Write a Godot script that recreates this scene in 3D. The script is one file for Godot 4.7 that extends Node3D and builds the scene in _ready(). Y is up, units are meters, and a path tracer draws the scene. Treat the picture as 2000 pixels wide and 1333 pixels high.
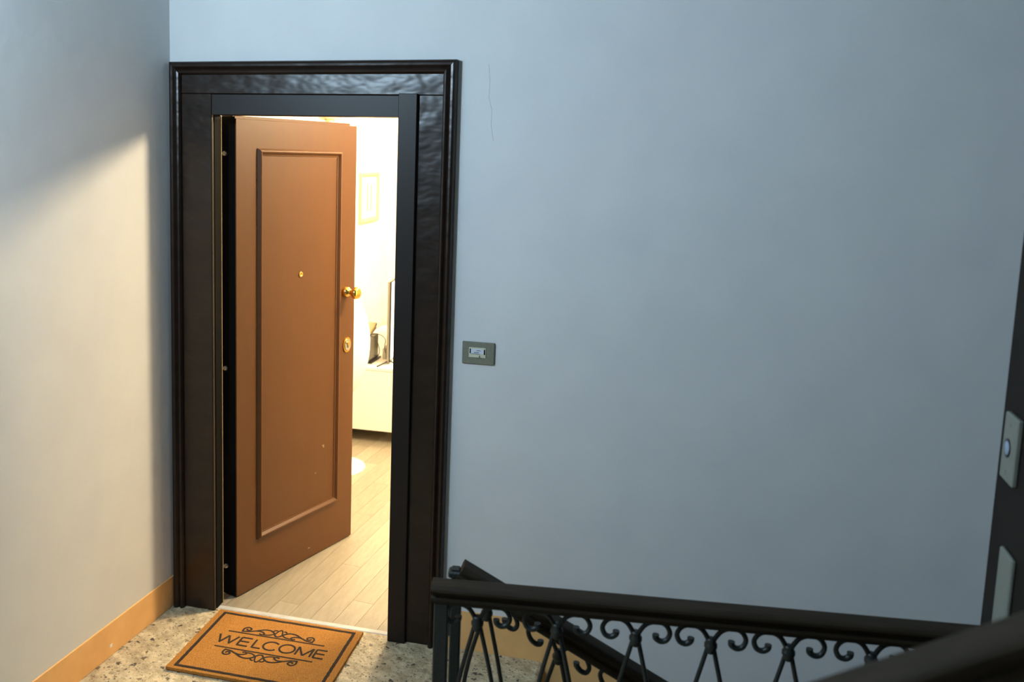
extends Node3D
# A stair landing with an open armoured door, a coir mat and wrought iron railings.
# The door wall is the plane z = 0, the landing floor y = 0; the camera stands two steps up.

const SKEW := -0.0625          # the side walls are not quite square to the door wall
const RISE := 0.168
const TREAD := 0.29
var M := {}
var used := {}
var rng := RandomNumberGenerator.new()

# ------------------------------------------------------------------ naming
func numbered(called: String) -> String:
	if not used.has(called):
		used[called] = 0
		return called
	used[called] += 1
	return "%s_%03d" % [called, used[called]]

func thing(called: String, label: String, category: String, at := Vector3.ZERO, turn := 0.0, group := "") -> Node3D:
	var o := Node3D.new()
	o.name = numbered(called)
	add_child(o, true)
	o.position = at
	o.rotation.y = turn
	if category != "":
		o.set_meta("category", category)
	o.set_meta("label", label)
	if group != "":
		o.set_meta("group", group)
	return o

func struct(called: String, label := "", at := Vector3.ZERO, turn := 0.0) -> Node3D:
	var o := Node3D.new()
	o.name = called
	add_child(o, true)
	o.position = at
	o.rotation.y = turn
	o.set_meta("kind", "structure")
	if label != "":
		o.set_meta("label", label)
	return o

func part(called: String, st: SurfaceTool, m: Material, parent: Node3D, label := "") -> MeshInstance3D:
	var o := MeshInstance3D.new()
	o.name = called
	st.generate_normals()
	o.mesh = st.commit()
	o.material_override = null
	o.mesh.surface_set_material(0, m)
	parent.add_child(o, true)
	if label != "":
		o.set_meta("label", label)
	return o

func smesh(called: String, st: SurfaceTool, m: Material, label := "", at := Vector3.ZERO, turn := 0.0) -> MeshInstance3D:
	var o := part(called, st, m, self, label)
	o.position = at
	o.rotation.y = turn
	o.set_meta("kind", "structure")
	return o

# ------------------------------------------------------------------ shapes
func mb() -> SurfaceTool:
	var st := SurfaceTool.new()
	st.begin(Mesh.PRIMITIVE_TRIANGLES)
	st.set_smooth_group(-1)
	return st

func tri(st: SurfaceTool, a: Vector3, b: Vector3, c: Vector3, away: Vector3) -> void:
	# front faces run clockwise; «away» is a point inside the solid
	var n := (b - a).cross(c - a)
	if n.length_squared() < 1e-18:
		return
	if n.dot((a + b + c) / 3.0 - away) > 0.0:
		st.add_vertex(a); st.add_vertex(c); st.add_vertex(b)
	else:
		st.add_vertex(a); st.add_vertex(b); st.add_vertex(c)

func quad(st: SurfaceTool, a: Vector3, b: Vector3, c: Vector3, d: Vector3, away: Vector3) -> void:
	tri(st, a, b, c, away)
	tri(st, a, c, d, away)

func cbox(st: SurfaceTool, lo: Vector3, hi: Vector3, ch := 0.0, x := Transform3D()) -> void:
	st.set_smooth_group(-1)
	var c := (lo + hi) / 2.0
	var h := (hi - lo) / 2.0
	ch = minf(ch, 0.45 * minf(h.x, minf(h.y, h.z)) * 2.0)
	var mid := x * c
	if ch <= 0.0:
		var p := []
		for i in 8:
			p.append(x * (c + Vector3(h.x * (1 if i & 1 else -1), h.y * (1 if i & 2 else -1), h.z * (1 if i & 4 else -1))))
		for f in [[0, 1, 3, 2], [4, 5, 7, 6], [0, 1, 5, 4], [2, 3, 7, 6], [0, 2, 6, 4], [1, 3, 7, 5]]:
			quad(st, p[f[0]], p[f[1]], p[f[2]], p[f[3]], mid)
		return
	var g := func(i: int, axis: int) -> Vector3:
		var s := Vector3(1 if i & 1 else -1, 1 if i & 2 else -1, 1 if i & 4 else -1)
		var e := h - Vector3(ch, ch, ch)
		e[axis] = h[axis]
		return x * (c + s * e)
	for axis in 3:
		var u := (axis + 1) % 3
		var w := (axis + 2) % 3
		for s in [0, 1]:
			var b: int = s << axis
			quad(st, g.call(b, axis), g.call(b | (1 << u), axis), g.call(b | (1 << u) | (1 << w), axis), g.call(b | (1 << w), axis), mid)
		for s in [0, 1]:
			for t in [0, 1]:
				var b2: int = (s << u) | (t << w)
				quad(st, g.call(b2, u), g.call(b2 | (1 << axis), u), g.call(b2 | (1 << axis), w), g.call(b2, w), mid)
	for i in 8:
		tri(st, g.call(i, 0), g.call(i, 1), g.call(i, 2), mid)

func box(lo: Vector3, hi: Vector3, ch := 0.0) -> SurfaceTool:
	var st := mb()
	cbox(st, lo, hi, ch)
	return st

func tube(st: SurfaceTool, pts: Array, rad, sides := 8, closed_ends := true) -> void:
	# «rad» is a number or one number for each point
	var n := pts.size()
	var rings := []
	var up := Vector3(0, 0, 1)
	var tan := ((pts[1] as Vector3) - (pts[0] as Vector3)).normalized()
	if absf(tan.dot(up)) > 0.9:
		up = Vector3(1, 0, 0)
	for i in n:
		var a: Vector3 = pts[maxi(i - 1, 0)]
		var b: Vector3 = pts[mini(i + 1, n - 1)]
		tan = (b - a).normalized()
		var side := tan.cross(up).normalized()
		up = side.cross(tan).normalized()
		var r: float = rad[i] if rad is Array else rad
		var ring := []
		for k in sides:
			var t := TAU * k / sides
			ring.append((pts[i] as Vector3) + (side * cos(t) + up * sin(t)) * r)
		rings.append(ring)
	st.set_smooth_group(1)
	for i in n - 1:
		var mid: Vector3 = ((pts[i] as Vector3) + (pts[i + 1] as Vector3)) / 2.0
		for k in sides:
			var k2 := (k + 1) % sides
			quad(st, rings[i][k], rings[i][k2], rings[i + 1][k2], rings[i + 1][k], mid)
	st.set_smooth_group(-1)
	if closed_ends:
		for e in [0, n - 1]:
			var inside: Vector3 = pts[1] if e == 0 else pts[n - 2]
			for k in range(1, sides - 1):
				tri(st, rings[e][0], rings[e][k], rings[e][k + 1], inside)

func lathe(st: SurfaceTool, prof: Array, x: Transform3D, sides := 24) -> void:
	# profile of Vector2(radius, height) turned about the local y axis of x
	st.set_smooth_group(1)
	for i in prof.size() - 1:
		var p: Vector2 = prof[i]
		var q: Vector2 = prof[i + 1]
		var d := (q - p).normalized()
		var inner := (p + q) / 2.0 + Vector2(-d.y, d.x) * 0.002
		for k in sides:
			var a := TAU * k / sides
			var b := TAU * (k + 1) / sides
			var m := (a + b) / 2.0
			var f := func(v: Vector2, t: float) -> Vector3: return x * Vector3(v.x * cos(t), v.y, v.x * sin(t))
			quad(st, f.call(p, a), f.call(p, b), f.call(q, b), f.call(q, a), f.call(inner, m))
	st.set_smooth_group(-1)

func prism(st: SurfaceTool, poly: PackedVector2Array, d0: float, d1: float, x := Transform3D(), smooth := false) -> void:
	# polygon in the local xy plane, extruded along z from d0 to d1
	st.set_smooth_group(-1)
	var t := Geometry2D.triangulate_polygon(poly)
	var zc := (d0 + d1) / 2.0
	for i in range(0, t.size(), 3):
		for z in [d0, d1]:
			var p := []
			for k in 3:
				p.append(x * Vector3(poly[t[i + k]].x, poly[t[i + k]].y, z))
			tri(st, p[0], p[1], p[2], (p[0] + p[1] + p[2]) / 3.0 + x.basis.z * (zc - z))
	var ccw := not Geometry2D.is_polygon_clockwise(poly)
	if smooth:
		st.set_smooth_group(1)
	for i in poly.size():
		var a := poly[i]
		var b := poly[(i + 1) % poly.size()]
		var e := (b - a).normalized()
		var inw := Vector2(-e.y, e.x) * (1.0 if ccw else -1.0) * 0.001
		var mid := (a + b) / 2.0 + inw
		quad(st, x * Vector3(a.x, a.y, d0), x * Vector3(b.x, b.y, d0), x * Vector3(b.x, b.y, d1), x * Vector3(a.x, a.y, d1), x * Vector3(mid.x, mid.y, zc))
	st.set_smooth_group(-1)

func ribbon(st: SurfaceTool, pts: Array, w: float, y0: float, y1: float) -> void:
	# a flat strip lying in the xz plane (Vector2 x, z), between heights y0 and y1
	for i in pts.size() - 1:
		var a: Vector2 = pts[i]
		var b: Vector2 = pts[i + 1]
		var pa: Vector2 = pts[maxi(i - 1, 0)]
		var nb: Vector2 = pts[mini(i + 2, pts.size() - 1)]
		var na := (b - pa).normalized().orthogonal() * w / 2.0
		var nn := (nb - a).normalized().orthogonal() * w / 2.0
		var c := Vector3((a.x + b.x) / 2.0, (y0 + y1) / 2.0, (a.y + b.y) / 2.0)
		var q := [a - na, a + na, b + nn, b - nn]
		var top := []
		var low := []
		for v in q:
			top.append(Vector3(v.x, y1, v.y)); low.append(Vector3(v.x, y0, v.y))
		quad(st, top[0], top[1], top[2], top[3], c)
		for k in [1, 3]:
			quad(st, top[k], top[(k + 1) % 4], low[(k + 1) % 4], low[k], c)
		if i == 0:
			quad(st, top[0], top[1], low[1], low[0], c)
		if i == pts.size() - 2:
			quad(st, top[2], top[3], low[3], low[2], c)

func frame_sweep(st: SurfaceTool, path: Array, prof: Array, closed: bool) -> void:
	# mitred moulding on a wall: path of Vector2 (x, y) with the inside on its right hand; profile Vector2(inward, out)
	var n := path.size()
	var off := func(i: int, t: float) -> Vector2:
		var p: Vector2 = path[i]
		var d0: Vector2
		var d1: Vector2
		if closed or i > 0:
			d0 = (p - (path[(i - 1 + n) % n] as Vector2)).normalized()
		if closed or i < n - 1:
			d1 = ((path[(i + 1) % n] as Vector2) - p).normalized()
		if d0 == Vector2.ZERO: d0 = d1
		if d1 == Vector2.ZERO: d1 = d0
		var n0 := Vector2(d0.y, -d0.x)
		var n1 := Vector2(d1.y, -d1.x)
		var m := (n0 + n1) / (1.0 + n0.dot(n1))
		return p + m * t
	for i in (n if closed else n - 1):
		var j := (i + 1) % n
		for k in prof.size() - 1:
			var p: Vector2 = prof[k]
			var q: Vector2 = prof[k + 1]
			var a: Vector2 = off.call(i, p.x)
			var b: Vector2 = off.call(j, p.x)
			var c: Vector2 = off.call(j, q.x)
			var d: Vector2 = off.call(i, q.x)
			var e := (q - p).normalized()
			var ins := (p + q) / 2.0 + Vector2(e.y, -e.x) * 0.002
			var u: Vector2 = off.call(i, ins.x)
			var v: Vector2 = off.call(j, ins.x)
			var w := (u + v) / 2.0
			quad(st, Vector3(a.x, a.y, p.y), Vector3(b.x, b.y, p.y), Vector3(c.x, c.y, q.y), Vector3(d.x, d.y, q.y), Vector3(w.x, w.y, ins.y))

func curve(ctrl: Array, steps: int) -> Array:
	# Catmull-Rom through the points (Vector2)
	var out := []
	for i in ctrl.size() - 1:
		var p0: Vector2 = ctrl[maxi(i - 1, 0)]
		var p1: Vector2 = ctrl[i]
		var p2: Vector2 = ctrl[i + 1]
		var p3: Vector2 = ctrl[mini(i + 2, ctrl.size() - 1)]
		for k in steps:
			out.append(p1.cubic_interpolate(p2, p0, p3, float(k) / steps))
	out.append(ctrl[-1])
	return out

func v3(pts: Array, at := Vector3.ZERO, flip := 1.0) -> Array:
	var out := []
	for p in pts:
		out.append(at + Vector3(p.x * flip, p.y, 0))
	return out

# ------------------------------------------------------------------ materials
func noise_tex(freq: float, seed_: int, a: Color, b: Color, octaves := 4, bump := 0.0, kind := FastNoiseLite.TYPE_SIMPLEX_SMOOTH, size := 512) -> NoiseTexture2D:
	var n := FastNoiseLite.new()
	n.noise_type = kind
	n.seed = seed_
	n.frequency = freq
	n.fractal_octaves = octaves
	var t := NoiseTexture2D.new()
	t.width = size
	t.height = size
	t.seamless = true
	t.noise = n
	if bump > 0.0:
		t.as_normal_map = true
		t.bump_strength = bump
	else:
		var g := Gradient.new()
		g.set_color(0, a)
		g.set_color(1, b)
		t.color_ramp = g
	return t

func plain(c: Color, rough := 0.6, metal := 0.0, spec := 0.5) -> StandardMaterial3D:
	var m := StandardMaterial3D.new()
	m.albedo_color = c
	m.roughness = rough
	m.metallic = metal
	m.metallic_specular = spec
	return m

func grained(c: Color, d: Color, rough: float, freq: float, scale: Vector3, seed_: int, bump := 0.0, bump_freq := 0.0, spec := 0.5, octaves := 4) -> StandardMaterial3D:
	var m := plain(Color.WHITE, rough, 0.0, spec)
	m.albedo_texture = noise_tex(freq, seed_, c, d, octaves)
	m.uv1_triplanar = true
	m.uv1_scale = scale
	if bump > 0.0:
		m.normal_enabled = true
		m.normal_texture = noise_tex(bump_freq, seed_ + 7, c, d, 3, bump)
		m.normal_scale = 1.0
	return m

func glow(c: Color, e: float) -> StandardMaterial3D:
	var m := plain(Color(0.95, 0.95, 0.95), 0.5)
	m.emission_enabled = true
	m.emission = c
	m.emission_energy_multiplier = e
	return m

func terrazzo() -> StandardMaterial3D:
	# stone chips of many sizes in a beige ground: 1024 pixels for a metre
	var s := 1024
	var im := Image.create(s, s, false, Image.FORMAT_RGB8)
	var n1 := FastNoiseLite.new()
	n1.seed = 3
	n1.frequency = 0.012
	n1.fractal_octaves = 5
	var base := Color(0.72, 0.655, 0.53)
	for y in s:
		for x in s:
			var v := n1.get_noise_2d(x, y) * 0.16
			im.set_pixel(x, y, Color(base.r + v, base.g + v, base.b + v * 0.9))
	var r := RandomNumberGenerator.new()
	r.seed = 11
	var tones := [Color(0.80, 0.75, 0.64), Color(0.62, 0.55, 0.43), Color(0.48, 0.41, 0.31), Color(0.31, 0.265, 0.21), Color(0.18, 0.165, 0.145), Color(0.68, 0.56, 0.40)]
	for i in 7400:
		var rad := r.randf_range(2.0, 5.5) if i > 320 else r.randf_range(7.0, 17.0)
		var cx := r.randf() * s
		var cy := r.randf() * s
		var c: Color = tones[[0, 0, 1, 5, 5, 2, 2, 2, 3, 4][r.randi() % 10]]
		if i <= 320:
			c = tones[[0, 1, 2, 3, 4][r.randi() % 5]]
		var ang := r.randf() * TAU
		var sq := r.randf_range(0.35, 0.9)
		var ph := r.randf() * TAU
		var k := int(ceil(rad)) + 1
		for dy in range(-k, k + 1):
			for dx in range(-k, k + 1):
				var u := dx * cos(ang) + dy * sin(ang)
				var w := (-dx * sin(ang) + dy * cos(ang)) / sq
				var a := atan2(w, u)
				if u * u + w * w < pow(rad * (0.78 + 0.2 * sin(3.0 * a + ph) + 0.12 * sin(7.0 * a - ph)), 2.0):
					var px := posmod(int(cx) + dx, s)
					var py := posmod(int(cy) + dy, s)
					im.set_pixel(px, py, im.get_pixel(px, py).lerp(c, 0.8))
	var m := plain(Color.WHITE, 0.62)
	m.albedo_texture = ImageTexture.create_from_image(im)
	m.uv1_triplanar = true
	m.uv1_scale = Vector3(1.0, 1.0, 1.0)
	m.normal_enabled = true
	m.normal_texture = noise_tex(0.05, 5, Color.BLACK, Color.WHITE, 4, 3.0)
	return m

func materials() -> void:
	M.plaster = grained(Color(0.815, 0.815, 0.815), Color(0.84, 0.84, 0.835), 0.75, 0.006, Vector3(0.9, 0.9, 0.9), 21, 0.35, 0.02)
	M.plaster_in = grained(Color(0.83, 0.81, 0.77), Color(0.86, 0.84, 0.80), 0.85, 0.01, Vector3(0.8, 0.8, 0.8), 22)
	M.band = grained(Color(0.87, 0.665, 0.42), Color(0.92, 0.72, 0.47), 0.7, 0.008, Vector3(1.4, 1.4, 1.4), 23, 0.3, 0.03)
	M.grime = plain(Color(0.42, 0.42, 0.41), 0.9)
	M.terrazzo = terrazzo()
	M.casing = grained(Color(0.115, 0.075, 0.05), Color(0.16, 0.108, 0.075), 0.31, 0.012, Vector3(0.8, 1.7, 1.3), 24, 1.5, 0.014, 0.42, 3)
	M.frame = plain(Color(0.115, 0.09, 0.078), 0.45, 0.0, 0.38)
	M.frame.normal_enabled = false
	M.leaf = grained(Color(0.34, 0.208, 0.095), Color(0.352, 0.216, 0.10), 0.46, 0.02, Vector3(1, 0.15, 1), 25, 0.0, 0.0, 0.4)
	M.black = plain(Color(0.03, 0.03, 0.032), 0.75, 0.0, 0.2)
	M.tan_edge = plain(Color(0.62, 0.54, 0.40), 0.5)
	M.brass = plain(Color(0.93, 0.74, 0.38), 0.16, 1.0)
	M.steel = plain(Color(0.78, 0.77, 0.74), 0.3, 1.0)
	M.iron = grained(Color(0.085, 0.105, 0.10), Color(0.13, 0.155, 0.145), 0.45, 0.03, Vector3(6, 6, 6), 26, 2.0, 0.05)
	M.rail_wood = grained(Color(0.16, 0.135, 0.105), Color(0.225, 0.19, 0.15), 0.6, 0.012, Vector3(0.6, 5.0, 5.0), 27, 0.8, 0.04, 0.22)
	M.coir = grained(Color(0.54, 0.345, 0.115), Color(0.82, 0.57, 0.23), 0.95, 0.06, Vector3(5, 5, 5), 28, 6.0, 0.2)
	M.print = grained(Color(0.10, 0.06, 0.03), Color(0.18, 0.11, 0.06), 0.95, 0.08, Vector3(6, 6, 6), 29, 6.0, 0.2)
	M.marble = grained(Color(0.66, 0.66, 0.65), Color(0.76, 0.76, 0.75), 0.3, 0.01, Vector3(2, 2, 2), 30)
	M.plate = grained(Color(0.44, 0.44, 0.38), Color(0.50, 0.50, 0.44), 0.45, 0.02, Vector3(6, 6, 6), 31)
	M.paper = plain(Color(0.80, 0.82, 0.86), 0.6)
	M.ivory = plain(Color(0.78, 0.77, 0.68), 0.45)
	M.bell = plain(Color(0.45, 0.46, 0.42), 0.5)
	M.dark_wood = grained(Color(0.10, 0.085, 0.075), Color(0.14, 0.12, 0.105), 0.7, 0.012, Vector3(1, 1, 1), 33, 0.0, 0.0, 0.25)
	M.ring = plain(Color(0.08, 0.09, 0.12), 0.35)
	M.button = plain(Color(0.56, 0.62, 0.70), 0.4)
	M.white = plain(Color(0.90, 0.89, 0.86), 0.4)
	M.shell = plain(Color(0.93, 0.93, 0.93), 0.25)
	M.gold = plain(Color(0.84, 0.72, 0.48), 0.5)
	M.grey_box = plain(Color(0.50, 0.48, 0.43), 0.5)
	M.dark_plastic = plain(Color(0.10, 0.10, 0.10), 0.4)
	M.wire = plain(Color(0.07, 0.07, 0.07), 0.6)
	M.art = plain(Color(0.88, 0.84, 0.74), 0.8)
	M.planks = []
	for i in 5:
		var t := i * 0.012
		M.planks.append(grained(Color(0.515 + t, 0.475 + t, 0.405 + t), Color(0.565 + t, 0.525 + t, 0.45 + t), 0.36, 0.015, Vector3(5.0, 5.0, 0.7), 40 + i, 0.6, 0.03))

# ------------------------------------------------------------------ the scene
func _ready() -> void:
	rng.seed = 5
	# camera: a lens of 1784 pixels, its axis at (810, 540) of the 2000 x 1333 frame
	var cam := Camera3D.new()
	cam.name = "camera"
	add_child(cam)
	cam.position = Vector3(1.7261, 1.9591, 3.3847)
	cam.rotation_order = EULER_ORDER_YXZ
	cam.rotation = Vector3(deg_to_rad(-7.5457), deg_to_rad(14.5392), deg_to_rad(1.3709))
	cam.projection = Camera3D.PROJECTION_FRUSTUM
	cam.near = 0.05
	cam.far = 60.0
	cam.size = 0.05 * 1333.0 / 1783.63
	cam.frustum_offset = Vector2(0.05 * (1000.0 - 810.42) / 1783.63, -0.05 * (666.5 - 539.57) / 1783.63)
	cam.current = true
	var lens := CameraAttributesPhysical.new()   # a fast wide lens focused on the door: the near handrail softens
	lens.frustum_near = 0.05
	lens.frustum_far = 60.0
	lens.frustum_focal_length = 32.0
	lens.frustum_focus_distance = 3.65
	lens.exposure_aperture = 3.2
	cam.attributes = lens
	cam.near = 0.05
	cam.far = 60.0
	# the air outside the building is night-dark: no sky enters
	var we := WorldEnvironment.new()
	we.name = "environment"
	var e := Environment.new()
	e.background_mode = Environment.BG_COLOR
	e.background_color = Color(0.0, 0.0, 0.0)
	e.tonemap_mode = Environment.TONE_MAPPER_LINEAR
	e.tonemap_exposure = 1.0
	e.sdfgi_enabled = true
	e.ssao_enabled = true
	e.ssil_enabled = true
	we.environment = e
	add_child(we)
	materials()
	# the lamps: a cool globe hanging over the landing, two warm ceiling lamps in the flat
	pendant_globe(Vector3(0.0, 2.6, 2.2), 3.7)
	ceiling_lamp(Vector3(1.55, 2.75, -1.15), 8.6, "frosted dome ceiling lamp just inside the open front door")
	ceiling_lamp(Vector3(0.75, 2.75, -2.75), 8.5, "frosted dome ceiling lamp above the living room by the television")
	shell()
	stairs()
	flat_shell()
	door_frame()
	door_leaf()
	doormat()
	name_plate()
	railing_level()
	railing_down()
	railing_up()
	bell_side()
	flat_things()

func pendant_globe(at: Vector3, energy: float) -> void:
	# hangs from the stairwell's ceiling on a thin rod
	var t := thing("pendant_lamp", "white glass globe lamp hanging over the landing", "lamp", at, 0.0)
	var st := mb()
	tube(st, [Vector3(0, 0.135, 0), Vector3(0, 6.6 - at.y - 0.03, 0)], 0.007, 8)
	part("rod", st, M.dark_plastic, t)
	var c := mb()
	lathe(c, [Vector2(0, 6.57), Vector2(0.06, 6.57), Vector2(0.06, 6.599), Vector2(0, 6.599)], Transform3D(Basis(), Vector3(0, -at.y, 0)), 20)
	part("ceiling_rose", c, M.dark_plastic, t)
	var h := mb()
	lathe(h, [Vector2(0, 0.108), Vector2(0.05, 0.108), Vector2(0.045, 0.13), Vector2(0.012, 0.14), Vector2(0, 0.14)], Transform3D(), 20)
	part("holder", h, M.dark_plastic, t)
	var s := mb()
	var prof := []
	for i in 17:
		var a := PI * i / 16.0
		prof.append(Vector2(0.12 * sin(a), -0.12 * cos(a)))
	lathe(s, prof, Transform3D(), 28)
	part("globe", s, glow(Color(0.80, 0.90, 1.0), 4.0), t)
	var l := OmniLight3D.new()
	l.name = "globe_light"
	l.light_color = Color(0.79, 0.912, 1.0)
	l.light_energy = energy
	l.light_size = 0.11
	l.omni_range = 12.0
	l.omni_attenuation = 2.0
	l.shadow_enabled = true
	t.add_child(l)

func ceiling_lamp(at: Vector3, energy: float, label: String) -> void:
	var t := thing("ceiling_lamp", label, "lamp", at, 0.0)
	var st := mb()
	lathe(st, [Vector2(0.0, 0.0), Vector2(0.21, 0.0), Vector2(0.215, -0.02), Vector2(0.0, -0.02)], Transform3D(), 32)
	part("base", st, M.white, t)
	var s := mb()
	var prof := [Vector2(0.0, -0.02)]
	for i in 9:
		var a := PI / 2.0 * i / 8.0
		prof.append(Vector2(0.20 * cos(a), -0.021 - 0.08 * sin(a)))
	lathe(s, prof, Transform3D(), 32)
	part("dome", s, glow(Color(1.0, 0.86, 0.62), 3.0), t)
	var l := OmniLight3D.new()
	l.name = "dome_light"
	l.light_color = Color(1.0, 0.905, 0.735)
	l.light_energy = energy
	l.light_size = 0.16
	l.omni_range = 12.0
	l.omni_attenuation = 2.0
	l.shadow_enabled = true
	t.add_child(l)
	l.position = Vector3(0, -0.19, 0)

func shell() -> void:
	# door wall, with the opening from x -0.06 to 0.90 and up to 2.25
	var st := mb()
	cbox(st, Vector3(-0.75, 0, -0.3), Vector3(-0.06, 6.6, 0))
	cbox(st, Vector3(-0.06, 2.25, -0.3), Vector3(0.90, 6.6, 0))
	cbox(st, Vector3(0.90, -1.9, -0.3), Vector3(4.4, 6.6, 0))
	var wb := smesh("wall_back", st, M.plaster, "pale plaster wall around the open door, beside the stairs")
	var cr := mb()
	var line := [Vector2(1.110, 2.298), Vector2(1.116, 2.233), Vector2(1.114, 2.178), Vector2(1.127, 2.131), Vector2(1.126, 2.075), Vector2(1.136, 2.019)]
	for i in line.size() - 1:
		var a: Vector2 = line[i]
		var b2: Vector2 = line[i + 1]
		cbox(cr, Vector3(-0.0004, 0, -0.001), Vector3(0.0004, a.distance_to(b2) + 0.0004, 0.0002), 0.0, Transform3D(Basis(Vector3(0, 0, 1), (b2 - a).angle() - PI / 2.0), Vector3(a.x, a.y, 0)))
	part("crack", cr, M.grime, wb, "hairline crack")
	# left wall
	smesh("wall_left", box(Vector3(-0.2, -0.1, -0.02), Vector3(0, 6.6, 8.2)), M.plaster, "pale plaster wall lit warm by the open door", Vector3(-0.1924, 0, 0), SKEW)
	var bl0 := smesh("baseboard_left", box(Vector3(-0.01, 0, 0.0), Vector3(0.005, 0.136, 8.0), 0.002), M.band, "ochre painted skirting band along the left wall", Vector3(-0.1924, 0, 0), SKEW)
	part("paint_chip", box(Vector3(0.004, 0.036, 0.449), Vector3(0.0056, 0.049, 0.464), 0.0005), M.white, bl0)
	# the skirting of the door wall, level on the landing and then following the stairs down
	var b := mb()
	prism(b, PackedVector2Array([Vector2(1.0, -0.02), Vector2(1.0, 0.158), Vector2(1.39, 0.162), Vector2(4.0, 0.162 - 2.61 * 0.579), Vector2(4.0, -1.9), Vector2(1.39, -0.4)]), -0.005, 0.005)
	smesh("baseboard_back", b, M.band, "ochre painted skirting band stepping down beside the stairs")
	# behind the camera, ceiling, far right
	smesh("wall_front", box(Vector3(-1.2, -0.1, 8.0), Vector3(4.4, 6.6, 8.2)), M.plaster)
	smesh("ceiling", box(Vector3(-1.2, 6.6, -0.3), Vector3(4.4, 6.8, 8.2)), M.plaster)
	smesh("wall_far_right", box(Vector3(4.2, -1.9, -0.3), Vector3(4.4, 6.6, 8.2)), M.plaster)
	# the block with the neighbour's door: its corner stands at the end of the level railing
	var r := mb()
	var d := Vector3(sin(SKEW), 0, cos(SKEW))
	var p0 := Vector3(2.545, 0, 1.12)
	var p1 := p0 + d * 1.2
	prism(r, PackedVector2Array([Vector2(p0.x, p0.z), Vector2(4.3, p0.z), Vector2(4.3, p1.z), Vector2(p1.x, p1.z)]), 0.0, 8.5, Transform3D(Basis(Vector3(1, 0, 0), Vector3(0, 0, 1), Vector3(0, 1, 0)), Vector3(0, -1.9, 0)))
	smesh("wall_right", r, M.plaster, "dim wall block past the level railing")
	# landing floor
	var fl := mb()
	var fx := Transform3D(Basis(Vector3(1, 0, 0), Vector3(0, 0, 1), Vector3(0, 1, 0)), Vector3.ZERO)
	prism(fl, PackedVector2Array([Vector2(-0.9, 0.0), Vector2(-0.06, 0.0), Vector2(-0.06, -0.006), Vector2(0.90, -0.006), Vector2(0.90, 0.0), Vector2(1.385, 0.0), Vector2(1.385, 1.13), Vector2(2.75, 1.13), Vector2(2.75, 8.1), Vector2(-0.9, 8.1)]), -0.16, 0.0, fx)
	var f := smesh("floor", fl, M.terrazzo, "worn speckled stone landing floor")
	var ns := mb()
	var half := PackedVector2Array()
	for i in 13:
		var a := -PI / 2.0 + PI * i / 12.0
		half.append(Vector2(1.383 + 0.022 * cos(a), -0.022 + 0.022 * sin(a)))
	prism(ns, half, 0.001, 1.128, Transform3D(), true)
	part("nosing", ns, M.terrazzo, f)

func stairs() -> void:
	var t := thing("descending_staircase", "stone stairs going down along the pale wall behind the railing", "stairs", Vector3(1.385, 0, 0))
	for i in range(1, 9):
		var st := mb()
		var x0 := TREAD * (i - 1)
		cbox(st, Vector3(x0, -RISE * i - 0.2, 0.006), Vector3(x0 + TREAD + 0.02, -RISE * i, 1.118), 0.008)
		part("step", st, M.terrazzo, t)
	smesh("floor_lower", box(Vector3(3.6, -1.9, -0.0), Vector3(4.3, -1.7, 1.2)), M.terrazzo)
	smesh("wall_under_landing", box(Vector3(1.3, -1.9, -0.0), Vector3(1.384, -0.16, 1.2)), M.plaster)
	smesh("wall_under_railing", box(Vector3(1.3, -1.9, 1.121), Vector3(2.56, -0.16, 1.2)), M.plaster)
	var u := thing("ascending_staircase", "stone stairs going up to the right of the landing", "stairs", Vector3(1.25, 0, 0))
	for i in range(0, 9):
		var st := mb()
		cbox(st, Vector3(TREAD * i - 0.02, RISE * i + 0.002, 2.36), Vector3(TREAD * (i + 1), RISE * (i + 1), 4.2), 0.008)
		part("step", st, M.terrazzo, u)

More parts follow.
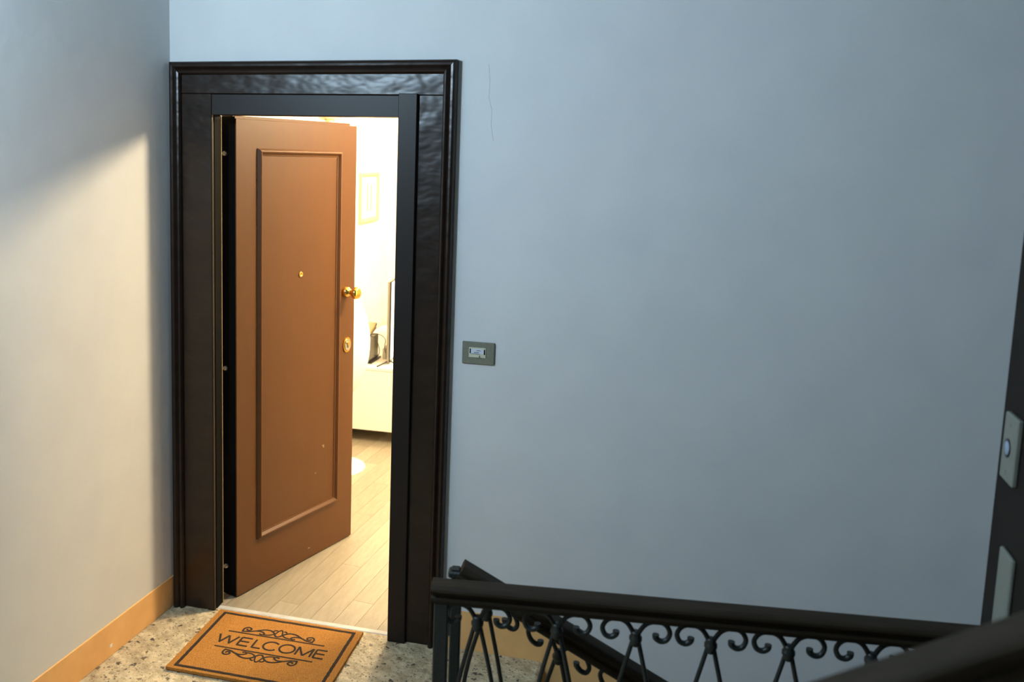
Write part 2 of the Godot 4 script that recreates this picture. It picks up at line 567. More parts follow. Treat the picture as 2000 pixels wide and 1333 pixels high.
func flat_shell() -> void:
	smesh("wall_interior_left", box(Vector3(-0.65, -0.1, -4.15), Vector3(-0.45, 2.75, -0.3)), M.plaster_in, "cream living room wall with a gilt picture")
	smesh("wall_interior_far", box(Vector3(-0.65, -0.1, -4.15), Vector3(4.4, 2.75, -3.95)), M.plaster_in)
	smesh("wall_interior_right", box(Vector3(4.2, -0.1, -4.15), Vector3(4.4, 2.75, -0.3)), M.plaster_in)
	smesh("ceiling_interior", box(Vector3(-0.65, 2.75, -4.15), Vector3(4.4, 2.9, -0.3)), M.plaster_in)
	# plank floor, boards turned a little from the door's axis
	var room := PackedVector2Array([Vector2(-0.45, -3.95), Vector2(1.6, -3.95), Vector2(1.6, -0.3), Vector2(0.90, -0.3), Vector2(0.90, -0.031), Vector2(-0.06, -0.031), Vector2(-0.06, -0.3), Vector2(-0.45, -0.3)])
	var f := smesh("floor_interior", box(Vector3(-0.45, -0.12, -3.95), Vector3(4.2, -0.0135, -0.031)), M.dark_plastic, "pale wood plank floor of the flat")
	smesh("floor_interior_right", box(Vector3(1.6, -0.0134, -3.95), Vector3(4.2, -0.0005, -0.3)), M.planks[2])
	var ang := deg_to_rad(5.8)
	var along := Vector2(sin(ang), -cos(ang))
	var across := Vector2(cos(ang), sin(ang))
	var w := 0.0985
	var o := Vector2(0.5365, -0.25)
	var fx := Transform3D(Basis(Vector3(1, 0, 0), Vector3(0, 0, 1), Vector3(0, 1, 0)), Vector3.ZERO)
	for i in range(-14, 16):
		var s := -2.4 + fposmod(0.37 * i, 1.0) * 1.2 + (0.285 if i == -4 else 0.0)
		while s < 5.0:
			var a := o + across * w * i + along * s
			var g := 0.0007
			var q := PackedVector2Array([a + across * g + along * g, a + across * (w - g) + along * g, a + across * (w - g) + along * (1.2 - g), a + across * g + along * (1.2 - g)])
			for piece in Geometry2D.intersect_polygons(q, room):
				if piece.size() < 3:
					continue
				var st := mb()
				prism(st, piece, -0.013, -0.0005, fx)
				part("plank", st, M.planks[rng.randi() % 5], f)
			s += 1.2

func door_frame() -> void:
	# old painted casing: a moulded outer band and flat boards
	var t := struct("trim_1", "dark brown glossy painted wooden door casing with moulded edge")
	var m := mb()
	frame_sweep(m, [Vector2(-0.186, 0.0), Vector2(-0.180, 2.306), Vector2(0.997, 2.312), Vector2(0.995, 0.0)],
		[Vector2(0, 0), Vector2(0, 0.03), Vector2(0.004, 0.038), Vector2(0.012, 0.042), Vector2(0.02, 0.041), Vector2(0.026, 0.034), Vector2(0.029, 0.031), Vector2(0.032, 0.036), Vector2(0.038, 0.041), Vector2(0.045, 0.039), Vector2(0.050, 0.03), Vector2(0.052, 0.01)], false)
	part("moulding", m, M.casing, t)
	part("side_board", box(Vector3(-0.137, 0.004, 0.0), Vector3(-0.001, 2.182, 0.02), 0.002), M.casing, t)
	part("side_board", box(Vector3(0.845, 0.0, 0.0), Vector3(0.948, 2.182, 0.02), 0.002), M.casing, t)
	part("head_board", box(Vector3(-0.137, 2.183, 0.0), Vector3(0.948, 2.262, 0.02), 0.002), M.casing, t)
	# the steel frame of the armoured door
	var s := struct("trim_2", "flat dark steel frame of the armoured door")
	part("head", box(Vector3(0.0, 2.10, -0.07), Vector3(0.776, 2.181, 0.019), 0.002), M.frame, s)
	part("post", box(Vector3(0.778, 0.0, -0.07), Vector3(0.850, 2.187, 0.038), 0.002), M.frame, s)
	var bk := mb()
	cbox(bk, Vector3(-0.058, 2.1815, -0.07), Vector3(0.898, 2.248, -0.001))
	part("head_backing", bk, M.frame, s)
	part("post_backing", box(Vector3(0.8505, 0.0, -0.07), Vector3(0.898, 2.181, -0.001)), M.frame, s)
	part("jamb_backing", box(Vector3(-0.058, 0.0, -0.058), Vector3(-0.0305, 2.181, -0.001)), M.frame, s)
	part("jamb", box(Vector3(-0.03, 0.0, -0.058), Vector3(0.0, 2.182, 0.018), 0.001), M.frame, s)
	part("edge_strip", box(Vector3(-0.022, 0.0, -0.0635), Vector3(0.003, 2.099, -0.0582), 0.001), M.tan_edge, s)
	part("gasket", box(Vector3(0.0, 0.004, -0.053), Vector3(0.003, 2.099, 0.000), 0.001), M.black, s)
	# white threshold
	var th := struct("trim_3", "thin white stone door sill")
	part("sill", box(Vector3(0.001, -0.03, -0.034), Vector3(0.777, 0.002, -0.006), 0.002), M.marble, th)

func door_leaf() -> void:
	var t := struct("door_1", "brown panelled armoured door standing half open inwards", Vector3(0.0409, 0.0042, -0.1145), 1.2478)
	part("face", box(Vector3(0, 0, -0.02), Vector3(0.832, 2.088, 0), 0.002), M.leaf, t)
	part("body", box(Vector3(0.0, 0.004, -0.082), Vector3(0.803, 2.100, -0.0205), 0.002), M.leaf, t)
	var he := part("hinge_edge", box(Vector3(-0.004, 0.002, -0.082), Vector3(-0.0005, 2.096, -0.004), 0.001), M.black, t, "black steel hinge edge")
	for y in [1.943, 1.03, 0.137]:
		var b := mb()
		lathe(b, [Vector2(0, 0.0), Vector2(0.011, 0.0), Vector2(0.011, 0.012), Vector2(0.007, 0.019), Vector2(0, 0.020)], Transform3D(Basis(Vector3(0, 0, 1), PI / 2.0), Vector3(-0.004, y, -0.05)), 14)
		part("bolt", b, M.steel, he)
	# raised panel moulding
	var p := mb()
	frame_sweep(p, [Vector2(0.127, 0.221), Vector2(0.127, 1.968), Vector2(0.708, 1.968), Vector2(0.708, 0.221)],
		[Vector2(0, -0.001), Vector2(0.001, 0.004), Vector2(0.009, 0.0145), Vector2(0.013, 0.0165), Vector2(0.017, 0.0155), Vector2(0.026, 0.004), Vector2(0.031, 0.003), Vector2(0.032, -0.001)], true)
	part("panel_moulding", p, M.leaf, t)
	var zx := Basis(Vector3(1, 0, 0), PI / 2.0)   # turns the lathe's axis to +z
	var k := mb()
	lathe(k, [Vector2(0.0, 0.0), Vector2(0.027, 0.0), Vector2(0.027, 0.006), Vector2(0.024, 0.018), Vector2(0.016, 0.026), Vector2(0.011, 0.03), Vector2(0.011, 0.04), Vector2(0.019, 0.045), Vector2(0.028, 0.055), Vector2(0.031, 0.066), Vector2(0.028, 0.077), Vector2(0.018, 0.085), Vector2(0.008, 0.0865), Vector2(0, 0.087)], Transform3D(zx, Vector3(0.757, 1.28, 0)), 28)
	part("door_knob", k, M.brass, t, "round polished brass knob")
	var pe := mb()
	lathe(pe, [Vector2(0, 0.0), Vector2(0.0135, 0.0), Vector2(0.0135, 0.003), Vector2(0.011, 0.005), Vector2(0.007, 0.005), Vector2(0.006, 0.003), Vector2(0, 0.003)], Transform3D(zx, Vector3(0.417, 1.399, 0)), 20)
	part("peephole", pe, M.brass, t, "small brass peephole")
	# oval lock plate
	var oval := func(rx: float, ry: float) -> PackedVector2Array:
		var q := PackedVector2Array()
		for i in 28:
			q.append(Vector2(rx * cos(TAU * i / 28.0), ry * sin(TAU * i / 28.0)))
		return q
	var lk := mb()
	prism(lk, oval.call(0.030, 0.038), 0.0, 0.005, Transform3D(Basis(), Vector3(0.772, 1.012, 0)))
	var plate := part("lock_plate", lk, M.brass, t, "oval brass lock plate")
	var li := mb()
	prism(li, oval.call(0.022, 0.029), 0.005, 0.008, Transform3D(Basis(), Vector3(0.772, 1.012, 0)))
	part("lock_cover", li, M.steel, plate)
	var lc := mb()
	prism(lc, oval.call(0.0085, 0.0085), 0.008, 0.012, Transform3D(Basis(), Vector3(0.772, 1.020, 0)))
	cbox(lc, Vector3(0.7705, 0.998, 0.008), Vector3(0.7735, 1.012, 0.011))
	part("lock_cylinder", lc, M.brass, plate)
	for c in [[0.599, 0.535, 0.003, 0.007], [0.59, 0.54, 0.0015, 0.004], [0.538, 0.415, 0.003, 0.002], [0.712, 0.51, 0.004, 0.008], [0.493, 0.05, 0.006, 0.002]]:
		part("paint_chip", box(Vector3(c[0] - c[2], c[1] - c[3], -0.001), Vector3(c[0] + c[2], c[1] + c[3], 0.0004)), M.tan_edge, t)

func doormat() -> void:
	var t := thing("doormat", "brown coir doormat with black WELCOME lettering before the open door", "doormat", Vector3(0.0321, 0.0, 0.0231), 0.0026)
	var w := 0.639
	var d := 0.46
	# pile with a slightly ragged outline
	var poly := PackedVector2Array()
	var edges := [[Vector2(0, 0), Vector2(w, 0)], [Vector2(w, 0), Vector2(w, d)], [Vector2(w, d), Vector2(0, d)], [Vector2(0, d), Vector2(0, 0)]]
	for e in edges:
		for i in 60:
			var a: Vector2 = e[0]
			var b: Vector2 = e[1]
			var nn := (b - a).normalized().orthogonal()
			poly.append(a.lerp(b, i / 60.0) + nn * rng.randf_range(-0.0012, 0.0012))
	var fx := Transform3D(Basis(Vector3(1, 0, 0), Vector3(0, 0, 1), Vector3(0, 1, 0)), Vector3.ZERO)
	var st := mb()
	prism(st, poly, 0.0035, 0.015, fx)
	part("pile", st, M.coir, t)
	part("backing", box(Vector3(0.003, 0.0, 0.003), Vector3(w - 0.003, 0.0036, d - 0.003)), M.black, t)
	# bristles: short tufts all over the pile
	var tuft := mb()
	tri(tuft, Vector3(-0.0011, 0, 0), Vector3(0.0011, 0, 0), Vector3(0.0004, 0.0032, 0.0006), Vector3(0, 0, -1))
	tri(tuft, Vector3(0, 0, -0.0011), Vector3(0, 0, 0.0011), Vector3(-0.0005, 0.003, 0.0), Vector3(-1, 0, 0))
	tuft.generate_normals()
	var y0 := 0.0148
	var y1 := 0.0160
	var pr := mb()
	var bl := [Vector2(0.032, 0.022), Vector2(0.607, 0.022), Vector2(0.607, 0.438), Vector2(0.032, 0.438)]
	for i in 4:
		var a: Vector2 = bl[i]
		var b: Vector2 = bl[(i + 1) % 4]
		var pts := []
		var ext := (b - a).normalized() * 0.0045
		for k in 41:
			pts.append((a - ext).lerp(b + ext, k / 40.0) + (b - a).normalized().orthogonal() * rng.randf_range(-0.0008, 0.0008))
		ribbon(pr, pts, 0.0125, y0, y1 + 0.0001 * i)
	part("border_line", pr, M.print, t)
	# lettering: each letter drawn as strokes of one width (x to the right, y up, cap height 1)
	var letters := [
		[0.110, 0.083, [[Vector2(0, 1), Vector2(0.27, 0)], [Vector2(0.25, 0), Vector2(0.5, 0.97)], [Vector2(0.5, 0.97), Vector2(0.75, 0)], [Vector2(0.73, 0), Vector2(1, 1)]]],
		[0.207, 0.044, [[Vector2(0, 0), Vector2(0, 1)], [Vector2(0, 1), Vector2(1, 1)], [Vector2(0, 0.52), Vector2(0.92, 0.52)], [Vector2(0, 0), Vector2(1, 0)]]],
		[0.270, 0.036, [[Vector2(0, 1), Vector2(0, 0)], [Vector2(0, 0), Vector2(1, 0)]]],
		[0.315, 0.054, []],
		[0.379, 0.062, []],
		[0.453, 0.060, [[Vector2(0, 0), Vector2(0, 1)], [Vector2(0, 1), Vector2(0.5, 0.02)], [Vector2(0.5, 0.02), Vector2(1, 1)], [Vector2(1, 1), Vector2(1, 0)]]],
		[0.527, 0.042, [[Vector2(0, 0), Vector2(0, 1)], [Vector2(0, 1), Vector2(1, 1)], [Vector2(0, 0.52), Vector2(0.92, 0.52)], [Vector2(0, 0), Vector2(1, 0)]]],
	]
	for k in letters.size():
		var lt := mb()
		var x0: float = letters[k][0]
		var lw: float = letters[k][1]
		var strokes_of: Array = letters[k][2]
		if k == 3 or k == 4:
			var arc := []
			for q in 33:
				var an := (lerpf(0.72, TAU - 0.72, q / 32.0) if k == 3 else TAU * q / 32.0)
				arc.append(Vector2(0.5 + 0.5 * cos(an) * (1.18 if k == 3 else 1.0), 0.5 + 0.52 * sin(an)))
			strokes_of = [arc]
		for n2 in strokes_of.size():
			var pts := []
			for q in strokes_of[n2]:
				pts.append(Vector2(x0 - 0.018 + q.x * lw, 0.241 - q.y * 0.058))
			ribbon(lt, pts, 0.0082, y0, y1 + 0.00006 * n2)
		part("letter", lt, M.print, t, "black letter %s" % "WELCOME"[k])
	var ln := mb()
	ribbon(ln, [Vector2(0.112, 0.152), Vector2(0.525, 0.150)], 0.0065, y0, y1)
	ribbon(ln, [Vector2(0.108, 0.271), Vector2(0.520, 0.271)], 0.0065, y0, y1)
	part("rule_line", ln, M.print, t)
	# flourish above: mirrored scrolls about x = 0.318; the one below hangs the other way
	for side in [0, 1]:
		var f := mb()
		var c := 0.318
		var put := func(p: Vector2, s: float) -> Vector2:
			return Vector2(c + p.x * s, 0.147 - p.y) if side == 0 else Vector2(c - 0.006 + p.x * s, 0.276 + p.y)
		var strokes := [
			[Vector2(0.150, 0.004), Vector2(0.152, 0.030), Vector2(0.138, 0.042), Vector2(0.122, 0.034), Vector2(0.126, 0.022), Vector2(0.137, 0.022), Vector2(0.139, 0.030)],
			[Vector2(0.150, 0.008), Vector2(0.125, 0.012), Vector2(0.100, 0.024), Vector2(0.075, 0.026), Vector2(0.058, 0.014), Vector2(0.066, 0.005), Vector2(0.078, 0.009)],
			[Vector2(0.100, 0.024), Vector2(0.070, 0.042), Vector2(0.042, 0.044), Vector2(0.022, 0.030), Vector2(0.010, 0.012), Vector2(0.0, 0.006)],
			[Vector2(0.058, 0.006), Vector2(0.035, 0.010), Vector2(0.016, 0.026), Vector2(0.009, 0.048), Vector2(0.0, 0.060)],
			[Vector2(0.030, 0.040), Vector2(0.024, 0.050), Vector2(0.014, 0.052)],
		]
		for s in [-1.0, 1.0]:
			for k in strokes.size():
				var pts := []
				for p in curve(strokes[k], 5):
					pts.append(put.call(p, s))
				ribbon(f, pts, 0.0072 if k < 3 else 0.006, y0, y1 + 0.00008 * k)
		part("flourish", f, M.print, t)
	# loose pile fibres
	var mm := MultiMesh.new()
	mm.transform_format = MultiMesh.TRANSFORM_3D
	mm.mesh = tuft.commit()
	mm.mesh.surface_set_material(0, M.coir)
	var n := 9000
	mm.instance_count = n
	for i in n:
		var s := rng.randf_range(0.5, 1.1)
		mm.set_instance_transform(i, Transform3D(Basis(Vector3.UP, rng.randf() * TAU).scaled(Vector3(s, s * 0.45, s)), Vector3(rng.randf_range(0.001, w - 0.001), 0.0149, rng.randf_range(0.001, d - 0.001))))
	var mi := MultiMeshInstance3D.new()
	mi.name = "fibre"
	mi.multimesh = mm
	mi.set_meta("kind", "stuff")
	t.add_child(mi, true)

func name_plate() -> void:
	var t := thing("doorbell_plate", "grey rectangular doorbell plate with paper name tag beside the door casing", "doorbell", Vector3(1.1075, 1.2135, 0.0), 0.0)
	part("plate", box(Vector3(-0.0625, -0.043, 0.0), Vector3(0.0625, 0.043, 0.009), 0.002), M.plate, t)
	var im := part("insert", box(Vector3(-0.036, -0.017, 0.009), Vector3(0.030, 0.022, 0.0115), 0.001), M.ivory, t, "ivory insert")
	part("name_tag", box(Vector3(-0.028, -0.002, 0.0115), Vector3(0.022, 0.017, 0.0122)), M.paper, im, "white paper tag")
	part("slot", box(Vector3(-0.0325, -0.001, 0.0115), Vector3(-0.0282, 0.017, 0.0125)), M.black, im)
	part("slot", box(Vector3(0.0225, -0.004, 0.0115), Vector3(0.0268, 0.016, 0.0125)), M.black, im)
	part("slot", box(Vector3(-0.027, -0.0035, 0.0115), Vector3(0.008, -0.0022, 0.0122)), M.ring, im)
	part("written_line", box(Vector3(-0.006, 0.0095, 0.0122), Vector3(0.010, 0.0115, 0.0124)), M.ring, im)
	part("written_line", box(Vector3(-0.016, 0.0015, 0.0122), Vector3(0.004, 0.0035, 0.0124)), M.ring, im)
	part("latch", box(Vector3(-0.009, -0.016, 0.0115), Vector3(0.004, -0.008, 0.013), 0.001), M.ivory, im)
	part("latch", box(Vector3(0.004, -0.018, 0.0115), Vector3(0.009, -0.008, 0.0128), 0.0005), M.plate, im)

func handrail_section() -> PackedVector2Array:
	# (across, up), the top at 0: a flat rounded cap, a cove and a narrower foot
	var half := [Vector2(0, 0), Vector2(0.020, -0.0005), Vector2(0.0265, -0.0025), Vector2(0.0305, -0.007), Vector2(0.031, -0.013), Vector2(0.0285, -0.0175), Vector2(0.022, -0.019), Vector2(0.0185, -0.023), Vector2(0.0185, -0.030), Vector2(0.0225, -0.034), Vector2(0.023, -0.040), Vector2(0.020, -0.048)]
	var out := PackedVector2Array()
	for i in range(half.size() - 1, 0, -1):
		out.append(Vector2(-half[i].x, half[i].y))
	for p in half:
		out.append(p)
	return out

func handrail(a: Vector3, b: Vector3, parent: Node3D) -> void:
	# along the local x axis, possibly sloping in y
	var x := (b - a).normalized()
	var across := x.cross(Vector3.UP).normalized()
	var up := across.cross(x)
	var len := (b - a).length()
	var st := mb()
	prism(st, handrail_section(), 0.0, len, Transform3D(Basis(across, up, x), a), false)
	var h := part("handrail", st, M.rail_wood, parent, "worn brown wooden handrail")
	var f := mb()
	var flat := Transform3D(Basis(x, up, x.cross(up)), a)
	cbox(f, Vector3(0.02, -0.056, -0.012), Vector3(len - 0.004, -0.047, 0.012), 0.001, flat)
	part("flat_bar", f, M.iron, parent)

func scroll_baluster(at: Vector3, top: float, foot: float, slope: float, parent: Node3D, jitter := 1.0) -> void:
	# two bars tied by a collar, opening into scrolls above and below; «slope» shears it along a stair
	var sh := func(p: Vector2, s: float) -> Vector3:
		return at + Vector3(p.x * s, p.y + slope * p.x * s, 0)
	var st := mb()
	var node := top - 0.097
	var low := foot + 0.097
	var mid := (node + low) / 2.0
	var scroll := curve([Vector2(0.0045, 0.0), Vector2(0.009, 0.015), Vector2(0.024, 0.035), Vector2(0.047, 0.043), Vector2(0.069, 0.037), Vector2(0.0805, 0.018), Vector2(0.074, -0.001), Vector2(0.060, -0.006), Vector2(0.0485, 0.001), Vector2(0.0475, 0.011)], 5)
	var rad := []
	for i in scroll.size():
		var f := float(i) / (scroll.size() - 1)
		rad.append(0.0060 if f < 0.55 else lerpf(0.0060, 0.0085, (f - 0.55) / 0.45))
	for s in [-1.0, 1.0]:
		var up := []
		var dn := []
		for p in scroll:
			up.append(sh.call(Vector2(p.x, p.y + node), s))
			dn.append(sh.call(Vector2(p.x, low - p.y), s))
		tube(st, up, rad, 8)
		tube(st, dn, rad, 8)
		var body := []
		for i in 17:
			var t := i / 16.0
			body.append(sh.call(Vector2(0.0045 + 0.056 * pow(sin(PI * t), 1.05), lerpf(node, low, t)), s))
		tube(st, body, 0.0056, 8)
	var b := part("baluster", st, M.iron, parent)
	for y in [node - 0.004, low + 0.004]:
		var c := mb()
		lathe(c, [Vector2(0, -0.019), Vector2(0.010, -0.019), Vector2(0.0125, -0.014), Vector2(0.011, -0.011), Vector2(0.0155, -0.004), Vector2(0.0155, 0.004), Vector2(0.011, 0.011), Vector2(0.0125, 0.014), Vector2(0.010, 0.019), Vector2(0, 0.019)], Transform3D(Basis(), at + Vector3(0, y, 0)), 14)
		part("collar", c, M.iron, b)

func railing_level() -> void:
	var t := thing("level_railing", "level wrought iron scroll railing with wooden handrail along the landing edge", "railing", Vector3(1.248, 0, 1.2657), 0.1143)
	handrail(Vector3(-0.008, 0.9, 0), Vector3(1.285, 0.9, 0), t)
	part("post", box(Vector3(0.0, 0.0, -0.018), Vector3(0.036, 0.853, 0.018), 0.003), M.iron, t)
	part("post", box(Vector3(1.245, 0.0, -0.015), Vector3(1.275, 0.853, 0.015), 0.003), M.iron, t)
	part("bottom_bar", box(Vector3(0.036, 0.060, -0.012), Vector3(1.245, 0.072, 0.012), 0.002), M.iron, t)
	for x in [0.109, 0.306, 0.497, 0.675, 0.855, 1.042]:
		scroll_baluster(Vector3(x, 0, 0), 0.9, 0.070 - 0.044, 0.0, t)

func railing_down() -> void:
	var t := thing("sloping_railing", "sloping iron scroll railing of the stairs going down behind the level railing", "railing", Vector3(1.30, 0, 1.150), 0.1143)
	var sl := -0.535
	handrail(Vector3(0.0, 0.905, 0), Vector3(1.24, 0.905 + sl * 1.24, 0), t)
	var p := part("newel", box(Vector3(-0.034, 0.0, -0.014), Vector3(-0.006, 0.872, 0.014), 0.003), M.iron, t)
	var cap := mb()
	cbox(cap, Vector3(-0.042, 0.866, -0.018), Vector3(-0.004, 0.884, 0.018), 0.004)
	cbox(cap, Vector3(-0.034, 0.884, -0.012), Vector3(-0.012, 0.890, 0.012), 0.002)
	part("newel_cap", cap, M.iron, p)
	var br := mb()
	tube(br, v3(curve([Vector2(-0.028, 0.80), Vector2(-0.045, 0.802), Vector2(-0.052, 0.79), Vector2(-0.044, 0.777), Vector2(-0.034, 0.783)], 6), Vector3(0, 0, 0.01)), 0.005, 8)
	cbox(br, Vector3(-0.05, 0.70, 0.0), Vector3(-0.03, 0.775, 0.008), 0.002)
	part("bracket", br, M.iron, p)
	part("end_block", box(Vector3(-0.012, 0.858, -0.012), Vector3(0.02, 0.884, 0.012), 0.003), M.iron, t)
	for i in 6:
		var x := 0.062 + 0.19 * i
		var top := 0.905 + sl * x
		scroll_baluster(Vector3(x, 0, 0), top, top - 0.86, sl, t)

func railing_up() -> void:
	var t := thing("rising_railing", "rising iron scroll railing of the stairs going up, with a dark wooden handrail", "railing", Vector3(1.30, 0, 2.30), 0.0)
	var sl := 0.578
	var y0 := 1.3656 - sl * 0.6708
	handrail(Vector3(0.0, y0, 0), Vector3(1.9, y0 + sl * 1.9, 0), t)
	part("newel", box(Vector3(0.01, 0.0, -0.018), Vector3(0.046, y0 - 0.03, 0.018), 0.003), M.iron, t)
	for i in 9:
		var x := 0.14 + 0.19 * i
		var top := y0 + sl * x
		scroll_baluster(Vector3(x, 0, 0), top, top - 0.82, sl, t)

func bell_side() -> void:
	# the neighbour's door on the right-hand wall, seen along its face
	var t := struct("trim_4", "dark brown door casing on the right wall past the railing", Vector3(2.51, 0, 1.12), SKEW)
	part("side_board", box(Vector3(0.0, 0.0, 0.0), Vector3(0.034, 2.35, 0.30), 0.004), M.dark_wood, t)
	part("side_board", box(Vector3(0.0, 0.0, 1.02), Vector3(0.034, 2.35, 1.16), 0.004), M.dark_wood, t)
	part("head_board", box(Vector3(0.0, 2.20, 0.30), Vector3(0.034, 2.35, 1.02), 0.004), M.dark_wood, t)
	var d := struct("door_2", "closed dark door on the right wall", Vector3(2.51, 0, 1.12), SKEW)
	part("leaf", box(Vector3(0.022, 0.005, 0.302), Vector3(0.0345, 2.198, 1.018), 0.003), M.dark_wood, d)
	var b := thing("bell_push", "pale bell push plate with a round button on the dark casing right of the railing", "doorbell", Vector3(2.51, 1.3635, 1.12), SKEW)
	part("plate", box(Vector3(-0.012, -0.0735, 0.060), Vector3(0.0, 0.0735, 0.146), 0.003), M.bell, b)
	var xb := Basis(Vector3(0, 0, 1), PI / 2.0)   # lathe axis to -x
	var r := mb()
	lathe(r, [Vector2(0, 0), Vector2(0.021, 0.0), Vector2(0.021, 0.001), Vector2(0.0205, 0.0015), Vector2(0.0, 0.0015)], Transform3D(xb, Vector3(-0.012, 0.0, 0.098)), 24)
	part("ring", r, M.ring, b)
	var bt := mb()
	lathe(bt, [Vector2(0, 0.0015), Vector2(0.0155, 0.0015), Vector2(0.015, 0.0025), Vector2(0.0, 0.003)], Transform3D(xb, Vector3(-0.012, 0.0, 0.098)), 24)
	part("button", bt, M.button, b)
	for y in [0.052, -0.053]:
		var s := mb()
		lathe(s, [Vector2(0, 0), Vector2(0.005, 0), Vector2(0.004, 0.0015), Vector2(0, 0.002)], Transform3D(xb, Vector3(-0.012, y, 0.100)), 12)
		part("screw", s, M.plate, b)
	var c := thing("cover_strip", "tall pale metal strip on the dark casing below the bell push", "cover plate", Vector3(2.51, 0.62, 1.12), SKEW)
	part("plate", box(Vector3(-0.010, 0.0, 0.112), Vector3(0.0, 0.53, 0.196), 0.003), M.bell, c)

func flat_things() -> void:
	# sideboard along the left wall, its end towards the door
	var s := thing("sideboard", "low white sideboard under the television in the lit room", "sideboard", Vector3(-0.14, 0, -2.4))
	part("body", box(Vector3(-0.29, 0.085, -1.5), Vector3(0.33, 0.505, 0.0), 0.003), M.white, s)
	part("top", box(Vector3(-0.295, 0.506, -1.505), Vector3(0.335, 0.53, 0.004), 0.003), M.white, s)
	for p in [Vector2(-0.2, -0.1), Vector2(0.24, -0.1), Vector2(-0.2, -1.4), Vector2(0.24, -1.4)]:
		part("leg", box(Vector3(p.x - 0.02, 0.0, p.y - 0.02), Vector3(p.x + 0.02, 0.085, p.y + 0.02), 0.003), M.dark_plastic, s)
	# television facing into the room, seen almost edge-on
	var tv := thing("television", "flat black television seen edge-on on the white sideboard", "television", Vector3(0.03, 0.53, -2.5), 0.0)
	var turn := Transform3D(Basis(Vector3.UP, 0.10), Vector3.ZERO)
	var a := mb()
	cbox(a, Vector3(-0.018, 0.02, -0.92), Vector3(0.0, 0.575, 0.0), 0.003, turn)
	part("panel", a, M.grey_box, tv)
	var bz := mb()
	cbox(bz, Vector3(0.0, 0.018, -0.922), Vector3(0.008, 0.577, 0.002), 0.002, turn)
	part("bezel", bz, M.dark_plastic, tv)
	var sc := mb()
	cbox(sc, Vector3(0.008, 0.035, -0.91), Vector3(0.0095, 0.567, -0.010), 0.0, turn)
	var gm := glow(Color(0.66, 0.84, 0.95), 0.9)
	gm.emission_texture = noise_tex(0.012, 77, Color(0.25, 0.72, 0.80), Color(0.86, 0.93, 1.0), 3)
	gm.emission_operator = BaseMaterial3D.EMISSION_OP_MULTIPLY
	gm.uv1_triplanar = true
	gm.uv1_scale = Vector3(2, 2, 2)
	part("screen", sc, gm, tv, "bright bluish screen")
	var bu := mb()
	cbox(bu, Vector3(-0.05, 0.03, -0.75), Vector3(-0.018, 0.11, -0.02), 0.006, turn)
	part("housing", bu, M.grey_box, tv)
	for z in [-0.03, -0.80]:
		var f := mb()
		tube(f, [turn * Vector3(0.0, 0.022, z), turn * Vector3(-0.065, 0.005, z + 0.12)], 0.005, 8)
		tube(f, [turn * Vector3(0.0, 0.022, z), turn * Vector3(0.075, 0.005, z + 0.06)], 0.005, 8)
		part("foot", f, M.dark_plastic, tv)
	# upright grey box with a small box leaning on it, and cables
	var bx := thing("media_box", "grey upright media box with cables beside the television", "media box", Vector3(-0.14, 0.53, -2.45))
	part("case", box(Vector3(-0.032, 0.010, -0.26), Vector3(0.029, 0.172, 0.0), 0.004), M.grey_box, bx)
	part("groove", box(Vector3(0.027, 0.016, -0.256), Vector3(0.0296, 0.020, -0.004)), M.dark_plastic, bx)
	part("foot", box(Vector3(-0.035, 0.0, -0.262), Vector3(0.052, 0.010, -0.03), 0.002), M.dark_plastic, bx)
	part("button", box(Vector3(-0.012, 0.026, -0.002), Vector3(-0.004, 0.034, 0.002), 0.001), M.dark_plastic, bx)
	var rt := thing("router", "small tan box lying tilted on top of the grey media box", "router", Vector3(-0.135, 0.703, -2.56), 0.0)
	var tilt := Transform3D(Basis(Vector3(1, 0, 0), 0.26), Vector3(0, 0.030, 0.0))
	var ro := mb()
	cbox(ro, Vector3(-0.032, 0.014, -0.10), Vector3(0.032, 0.034, 0.07), 0.004, tilt)
	part("case", ro, M.tan_edge, rt)
	var rp := mb()
	cbox(rp, Vector3(-0.026, -0.010, -0.09), Vector3(0.026, 0.014, 0.06), 0.003, tilt)
	part("vent", rp, M.grey_box, rt)
	var cab := thing("cable", "thin black cable hanging in a loop beside the media box", "cable", Vector3(0, 0, -2.45), 0.0, "cables by the television")
	var c1 := mb()
	tube(c1, v3(curve([Vector2(-0.10, 0.735), Vector2(-0.065, 0.722), Vector2(-0.038, 0.69), Vector2(-0.024, 0.64), Vector2(-0.03, 0.605), Vector2(-0.06, 0.598)], 6)), 0.0028, 6)
	part("wire", c1, M.wire, cab)
	var cab2 := thing("cable", "thin black cable arching over from the router to the television", "cable", Vector3(0, 0, -2.47), 0.0, "cables by the television")
	var c2 := mb()
	tube(c2, v3(curve([Vector2(-0.125, 0.70), Vector2(-0.095, 0.735), Vector2(-0.05, 0.745), Vector2(-0.008, 0.732), Vector2(0.012, 0.705), Vector2(0.006, 0.66), Vector2(0.012, 0.62)], 6)), 0.0028, 6)
	part("wire", c2, M.wire, cab2)
	# white swivel chair on a disc foot, half hidden by the door
	var ch := thing("swivel_chair", "white round-backed swivel chair half hidden behind the open door", "chair", Vector3(-0.14, 0, -1.86))
	var base := mb()
	lathe(base, [Vector2(0, 0.0), Vector2(0.205, 0.0), Vector2(0.205, 0.008), Vector2(0.10, 0.02), Vector2(0.04, 0.045), Vector2(0.026, 0.10), Vector2(0.022, 0.25), Vector2(0.04, 0.40), Vector2(0.09, 0.43), Vector2(0, 0.44)], Transform3D(), 32)
	part("pedestal", base, M.shell, ch)
	# bucket shell: an ellipsoid cup cut open towards the room
	var sh := mb()
	sh.set_smooth_group(1)
	var grid := []
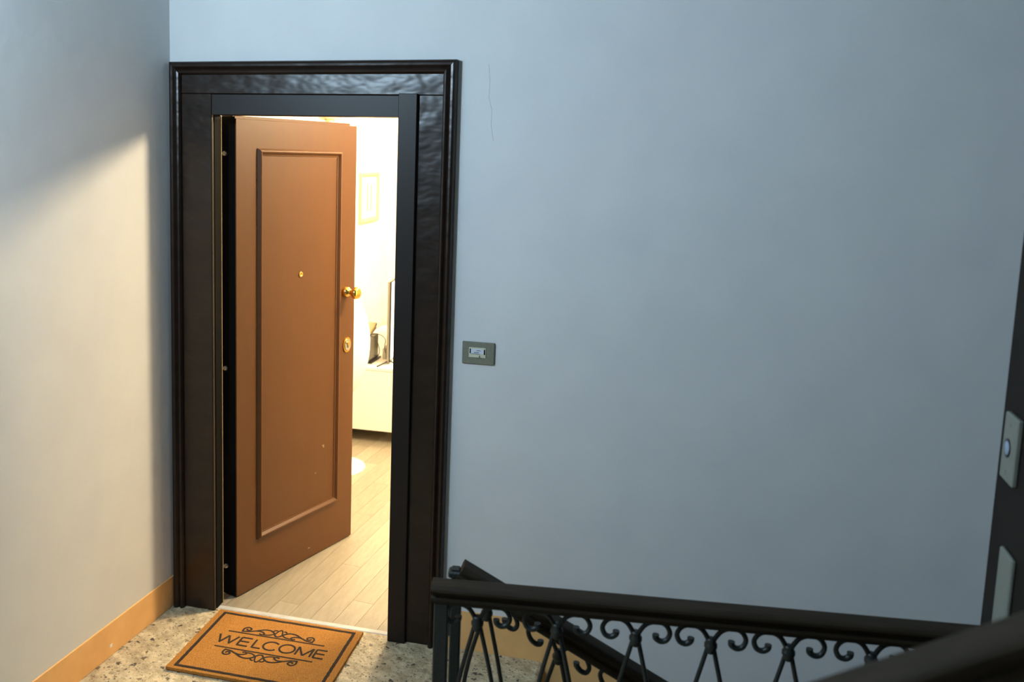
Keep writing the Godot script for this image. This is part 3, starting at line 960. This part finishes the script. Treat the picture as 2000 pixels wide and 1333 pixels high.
	for i in 19:
		var row := []
		for j in 33:
			var phi := lerpf(-2.0, 2.0, j / 32.0)          # round the back
			var edge := 0.42 + 0.58 * pow(cos(phi * 0.62), 1.2) # the rim is high at the back, low at the arms
			var th := lerpf(0.02, 0.5 * PI + 0.95 * edge, i / 18.0)
			var p := Vector3(-0.225 * sin(th) * cos(phi), 0.80 - 0.37 * cos(th), 0.222 * sin(th) * sin(phi))
			row.append(p)
		grid.append(row)
	for i in 18:
		for j in 32:
			var cc: Vector3 = Vector3(0, 0.80, 0)
			quad(sh, grid[i][j], grid[i][j + 1], grid[i + 1][j + 1], grid[i + 1][j], cc)
			var k := 0.955
			quad(sh, cc + (grid[i][j] - cc) * k, cc + (grid[i][j + 1] - cc) * k, cc + (grid[i + 1][j + 1] - cc) * k, cc + (grid[i + 1][j] - cc) * k, cc + (grid[i][j] - cc) * 3.0)
	part("seat_shell", sh, M.shell, ch).rotation.y = 2.4
	# gilt framed picture on the left wall of the room
	var pc := thing("picture", "small pale picture in a gilt frame on the cream wall", "picture", Vector3(-0.45, 1.623, -3.475), PI / 2.0)
	var fr := mb()
	frame_sweep(fr, [Vector2(-0.235, -0.193), Vector2(-0.235, 0.193), Vector2(0.235, 0.193), Vector2(0.235, -0.193)], [Vector2(0, 0), Vector2(0, 0.02), Vector2(0.008, 0.026), Vector2(0.02, 0.024), Vector2(0.032, 0.014), Vector2(0.034, 0.0)], true)
	part("frame", fr, M.gold, pc)
	part("sheet", box(Vector3(-0.204, -0.162, 0.001), Vector3(0.204, 0.162, 0.008)), M.art, pc)
	for x in [-0.05, 0.04]:
		part("drawn_figure", box(Vector3(x, -0.11, 0.008), Vector3(x + 0.03, 0.10, 0.009)), M.tan_edge, pc)
	# brass wall lamp high on the same wall
	var wl := thing("brass_wall_light", "brass wall light high on the cream wall above the door leaf", "lamp", Vector3(-0.45, 2.2, -2.54), PI / 2.0)
	part("bar", box(Vector3(-0.16, -0.012, 0.03), Vector3(0.16, 0.02, 0.055), 0.006), M.gold, wl)
	part("rose", box(Vector3(-0.04, -0.03, 0.0), Vector3(0.04, 0.04, 0.03), 0.006), M.gold, wl)
